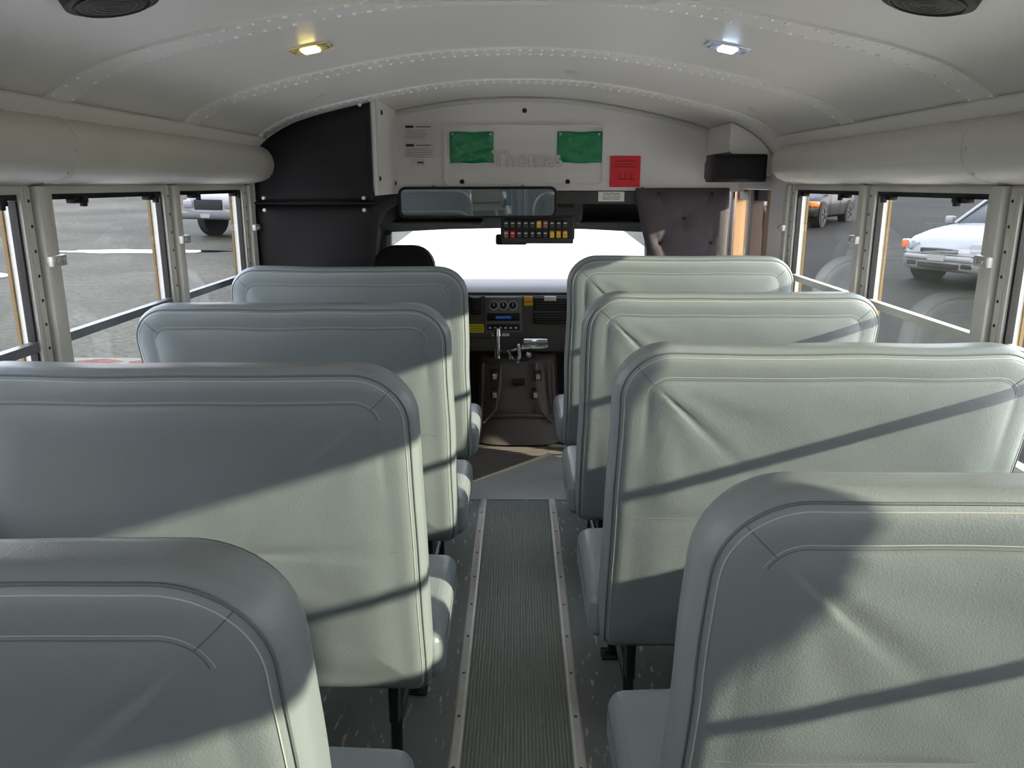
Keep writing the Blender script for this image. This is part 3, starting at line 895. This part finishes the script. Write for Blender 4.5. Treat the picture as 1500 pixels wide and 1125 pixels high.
for i, (yb, zt, dx) in enumerate(((3.36, 1.15, 0), (2.57, 1.11, 0), (1.79, 1.105, .005), (1.00, 1.105, .01), (.21, 1.10, 0), (-.58, 1.10, 0), (-1.37, 1.1, 0))):
    bus_seat(1, yb, zt, 21 + i, dx)

# ------------------------------------------------------------------ outside
def gz(y): return -.75 + .037 * y
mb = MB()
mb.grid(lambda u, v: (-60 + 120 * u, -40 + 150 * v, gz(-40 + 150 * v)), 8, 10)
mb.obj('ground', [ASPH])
mb = MB()
mb.grid(lambda u, v: (-3.0 + 6 * u, 5.0 + 42 * v, gz(5.0 + 42 * v) + .012), 4, 10, 1)  # pale strip ahead, sun glare on the lot put into its colour
mb.grid(lambda u, v: (-7 + 14 * u, -10 + 15 * v, gz(-10 + 15 * v) + .012), 4, 6)  # unseen pale pad, added to bounce light up to the ceiling
mb.obj('ground_bounce_and_glare', [BOUNCE, GLARE])
mb = MB()
for x0, x1, y0, y1 in ((-12, -3.4, 6.0, 8.0),):
    mb.add([(x, y, gz(y) + z) for z in (-.02, .14) for y in (y0, y1) for x in (x0, x1)], [(0, 2, 3, 1), (4, 5, 7, 6), (0, 1, 5, 4), (2, 6, 7, 3), (0, 4, 6, 2), (1, 3, 7, 5)], 0)
    mb.grid(lambda u, v: (x0 + .15 + (x1 - x0 - .3) * u, y0 + .15 + (y1 - y0 - .3) * v, gz(y0 + (y1 - y0) * v) + .15 + .06 * noise.noise(Vector((u * 30, v * 9, 0)))), 40, 16, 1)
mb.obj('planter_island', [mat('curb_concrete', (90, 88, 82), .8), MULCH])
mb = MB()
for cx, cy, a, b in ((-8.6, 18.2, 1.9, .35), (-5.6, 18.9, 1.0, .25), (-10, 14.5, 1.0, .3)):
    ring = [(cx + a * math.cos(t / 30 * 2 * math.pi) * (1 + .2 * math.sin(t * 1.3)), cy + b * math.sin(t / 30 * 2 * math.pi) * (1 + .2 * math.cos(t * 2.1))) for t in range(30)]
    mb.add([(x, y, gz(y) + .012) for x, y in ring], [tuple(range(30))], 0)
mb.obj('puddles', [mat('puddle_water', (14, 20, 30), .03, 0, spec=.3)])
mb = MB()
mb.grid(lambda u, v: (-60 + 120 * u, 75 + 2.0 * noise.noise(Vector((u * 30, v * 6, 1))), gz(75) - .2 + (5 + 1.5 * noise.noise(Vector((u * 20, 0, 3)))) * v), 120, 10)
mb.obj('hedge_row', [LEAF])

def vehicle(name, body, kind, loc, ang):
    root = empty(name, loc); root.rotation_euler = (0, 0, ang)
    if kind == 'sedan':
        st = [(-2.25, .70, .35, .80), (-2.15, .84, .25, .92), (-1.6, .89, .20, .97), (-.9, .91, .20, .97), (.0, .91, .20, .95), (.9, .91, .20, .95), (1.4, .90, .20, .88), (1.85, .87, .20, .78), (2.12, .78, .22, .68), (2.25, .60, .28, .58)]
        gh = [(-1.75, .66, .97, .80), (-1.05, .60, 1.38, .78), (-.5, .60, 1.44, .8), (.15, .60, 1.43, .8), (.95, .70, .95, .80)]
        wy = (1.38, -1.35); wr = .32; base = .93
    else:
        st = [(-2.6, .86, .5, 1.1), (-2.55, .90, .42, 1.12), (-1.0, .92, .40, 1.12), (.0, .92, .40, 1.12), (.9, .92, .40, 1.12), (1.6, .90, .42, 1.10), (2.2, .88, .42, 1.05), (2.45, .86, .45, .98), (2.52, .80, .5, .9)]
        gh = [(-1.2, .74, 1.10, .84), (-1.0, .70, 1.72, .8), (-.3, .70, 1.78, .8), (.3, .70, 1.75, .8), (1.0, .76, 1.10, .84)]
        wy = (1.62, -1.6); wr = .38; base = 1.1
    mb = MB(); rows = []
    for y, w, zl, zh in st:
        hp = [(0, zl), (w * .85, zl), (w * .98, zl + .08), (w, zl + (zh - zl) * .5), (w * .985, zh - .12), (w * .93, zh - .03), (w * .75, zh + .01), (w * .35, zh + .03), (0, zh + .035)]
        full = hp + [(-a, b) for a, b in hp[-2:0:-1]]
        rows.append([(a, y, b) for a, b in full])
    n = len(rows[0]); vs = [p for r in rows for p in r]
    fs = [(i*n + j, i*n + (j+1) % n, (i+1)*n + (j+1) % n, (i+1)*n + j) for i in range(len(rows)-1) for j in range(n)]
    fs += [tuple(range(n)), tuple((len(rows)-1)*n + j for j in range(n))]
    mb.add(vs, fs, 0)
    rows = []
    for y, wt, z, wb in gh:
        rows.append([(-wb * 1.02, y, base - .05), (-wt, y, z), (0, y, z + .03), (wt, y, z), (wb * 1.02, y, base - .05)])
    vs = [p for r in rows for p in r]; n = 5
    for i in range(len(rows) - 1):
        for j in range(4):
            mi = 0 if (j in (1, 2) and i in (1, 2)) else 1
            mb.add([vs[i*n + j], vs[i*n + j + 1], vs[(i+1)*n + j + 1], vs[(i+1)*n + j]], [(0, 1, 2, 3)], mi)
    for s in (-1, 1):
        top = [(s * wt * 1.01, y, z + .005) for y, wt, z, wb in gh]
        mb.tube(top, .03, 0, 6)
        mb.tube([(s * .62, gh[2][0] + .1, gh[2][2] - .02), (s * .82, gh[2][0] + .05, base - .02)], .03, 0, 6)
        for y in wy:
            mb.cyl((s * (st[3][1] + .003), y, wr), (s * (st[3][1] - .25), y, wr), wr + .06, 2, 28)
            mb.cyl((s * (st[3][1] + .02), y, wr), (s * (st[3][1] - .2), y, wr), wr, 2, 28)
            mb.cyl((s * (st[3][1] + .03), y, wr), (s * (st[3][1] - .05), y, wr), wr * .64, 3, 20)
            for k in range(5):
                a = k * 2 * math.pi / 5
                mb.cyl((s * (st[3][1] + .035), y, wr), (s * (st[3][1] + .032), y + wr * .6 * math.cos(a), wr + wr * .6 * math.sin(a)), .03, 2, 6)
        mb.rbox(min(s*.92, s*1.08), max(s*.92, s*1.08), .62, .74, base + .0, base + .14, .03, 2, 0)
    if kind == 'sedan':
        for s in (-1, 1):
            Mx = Matrix.Translation((s * .66, 2.05, .615)) @ Matrix.Rotation(s * math.radians(-38), 4, 'Z') @ Matrix.Rotation(math.radians(12), 4, 'X')
            mb.rbox(-.26, .22, -.04, .10, -.085, .085, .04, 3, 5, Mx)
            Mx2 = Matrix.Translation((s * .78, 1.99, .625)) @ Matrix.Rotation(s * math.radians(-50), 4, 'Z')
            mb.rbox(-.15, .15, -.02, .115, -.075, .075, .03, 3, 4, Mx2)
            mb.rbox(s*.5 - .09, s*.5 + .09, 2.15, 2.27, .30, .37, .02, 2, 2)
            mb.tube([(s * .86, 1.9, .50), (s * .80, 2.1, .50), (s * .62, 2.262, .50), (0, 2.29, .50)], .008, 2, 6)
        mb.rbox(-.34, .34, 2.18, 2.285, .53, .60, .02, 2, 2)
        mb.rbox(-.38, .38, 2.15, 2.275, .28, .36, .02, 2, 2)
        mb.rbox(-.62, .62, 2.10, 2.31, .40, .50, .04, 3, 0)
        mb.rbox(-.155, .155, 2.29, 2.325, .40, .50, .005, 1, 6)
        for s in (-1, 1):
            mb.tube([(s*.915, .75, .3), (s*.925, .75, .9)], .006, 2, 4); mb.tube([(s*.915, -.3, .3), (s*.925, -.3, .9)], .006, 2, 4)
    else:
        mb.rbox(-.92, .92, 2.42, 2.66, .42, .60, .04, 3, 3)
        mb.rbox(-.48, .48, 2.44, 2.56, .66, .92, .02, 2, 2)
        for s in (-1, 1):
            mb.rbox(min(s*.54, s*.84), max(s*.54, s*.84), 2.42, 2.56, .70, .90, .03, 3, 5)
            mb.rbox(min(s*.80, s*.90), max(s*.80, s*.90), 2.30, 2.52, .70, .90, .03, 3, 4)
        mb.rbox(-.155, .155, 2.66, 2.675, .46, .56, .003, 1, 6)
        mb.box(-.80, .80, -2.5, -1.3, 1.125, 1.14, 2)
    mb.obj('body', [body, CGLASS, TIRE, RIM, ORANGE, LENS, mat('plate_white', (130, 130, 126), .5)], root, 45)
    return root
vehicle('sedan_car', CARW, 'sedan', (9.0, 14.4, gz(14.4)), math.atan2(.89, -.44))
vehicle('sedan_car', CARD, 'sedan', (9.2, 26.0, gz(26.0)), math.atan2(.6, -.8))
vehicle('pickup_truck', CARW, 'pickup', (-6.9, 23.2, gz(23.2)), math.atan2(.42, -.9))
mb = MB()
mb.grid(lambda u, v: ((-1 + 2 * u) * (.86 - .1 * v), 5.30 + 1.0 * v + .06 * (1 - (2*u-1)**2), .80 - .14 * v - .05 * (2*u-1)**4), 16, 12)
mb.grid(lambda u, v: ((-1 + 2 * u) * (.76 + .02 * v), 6.30 + .06 * (1 - (2*u-1)**2) + .05 * v, .66 - .05 * (2*u-1)**4 - .7 * v), 16, 6)
for s in (-1, 1):
    mb.grid(lambda u, v: (s * (.86 - .1 * u + .06 * v), 5.3 + 1.0 * u, .75 - .14 * u - .7 * v), 8, 6)
mb.obj('engine_hood', [HOODW])

# ------------------------------------------------------------------ light
w = bpy.data.worlds.new('world'); scene.world = w; w.use_nodes = True
nt = w.node_tree; bg = nt.nodes['Background']
tc = nt.nodes.new('ShaderNodeTexCoord'); sx = nt.nodes.new('ShaderNodeSeparateXYZ')
nt.links.new(tc.outputs['Generated'], sx.inputs[0])
cr = nt.nodes.new('ShaderNodeValToRGB')
cr.color_ramp.elements[0].position = 0.0; cr.color_ramp.elements[0].color = (0.98, 0.97, 0.99, 1)
cr.color_ramp.elements[1].position = 0.7; cr.color_ramp.elements[1].color = (0.68, 0.78, 0.98, 1)
nt.links.new(sx.outputs['Z'], cr.inputs[0]); nt.links.new(cr.outputs[0], bg.inputs['Color'])
bg.inputs['Strength'].default_value = 6.2
sun = bpy.data.lights.new('sun', 'SUN'); sun.energy = 13; sun.angle = math.radians(.9); sun.color = (1, .96, .74)
so = bpy.data.objects.new('sun', sun); scene.collection.objects.link(so)
so.rotation_euler = Vector((-1, .40, -.33)).to_track_quat('-Z', 'Y').to_euler()
so.location = (20, -8, 10)

# ------------------------------------------------------------------ camera
cam = bpy.data.cameras.new('camera'); cam.sensor_width = 36; cam.lens = 28; cam.clip_start = .02; cam.clip_end = 400
co = bpy.data.objects.new('camera', cam); scene.collection.objects.link(co)
co.location = (0, 0, H); co.rotation_euler = (math.radians(90 - 14.14), 0, math.radians(.44))
scene.camera = co
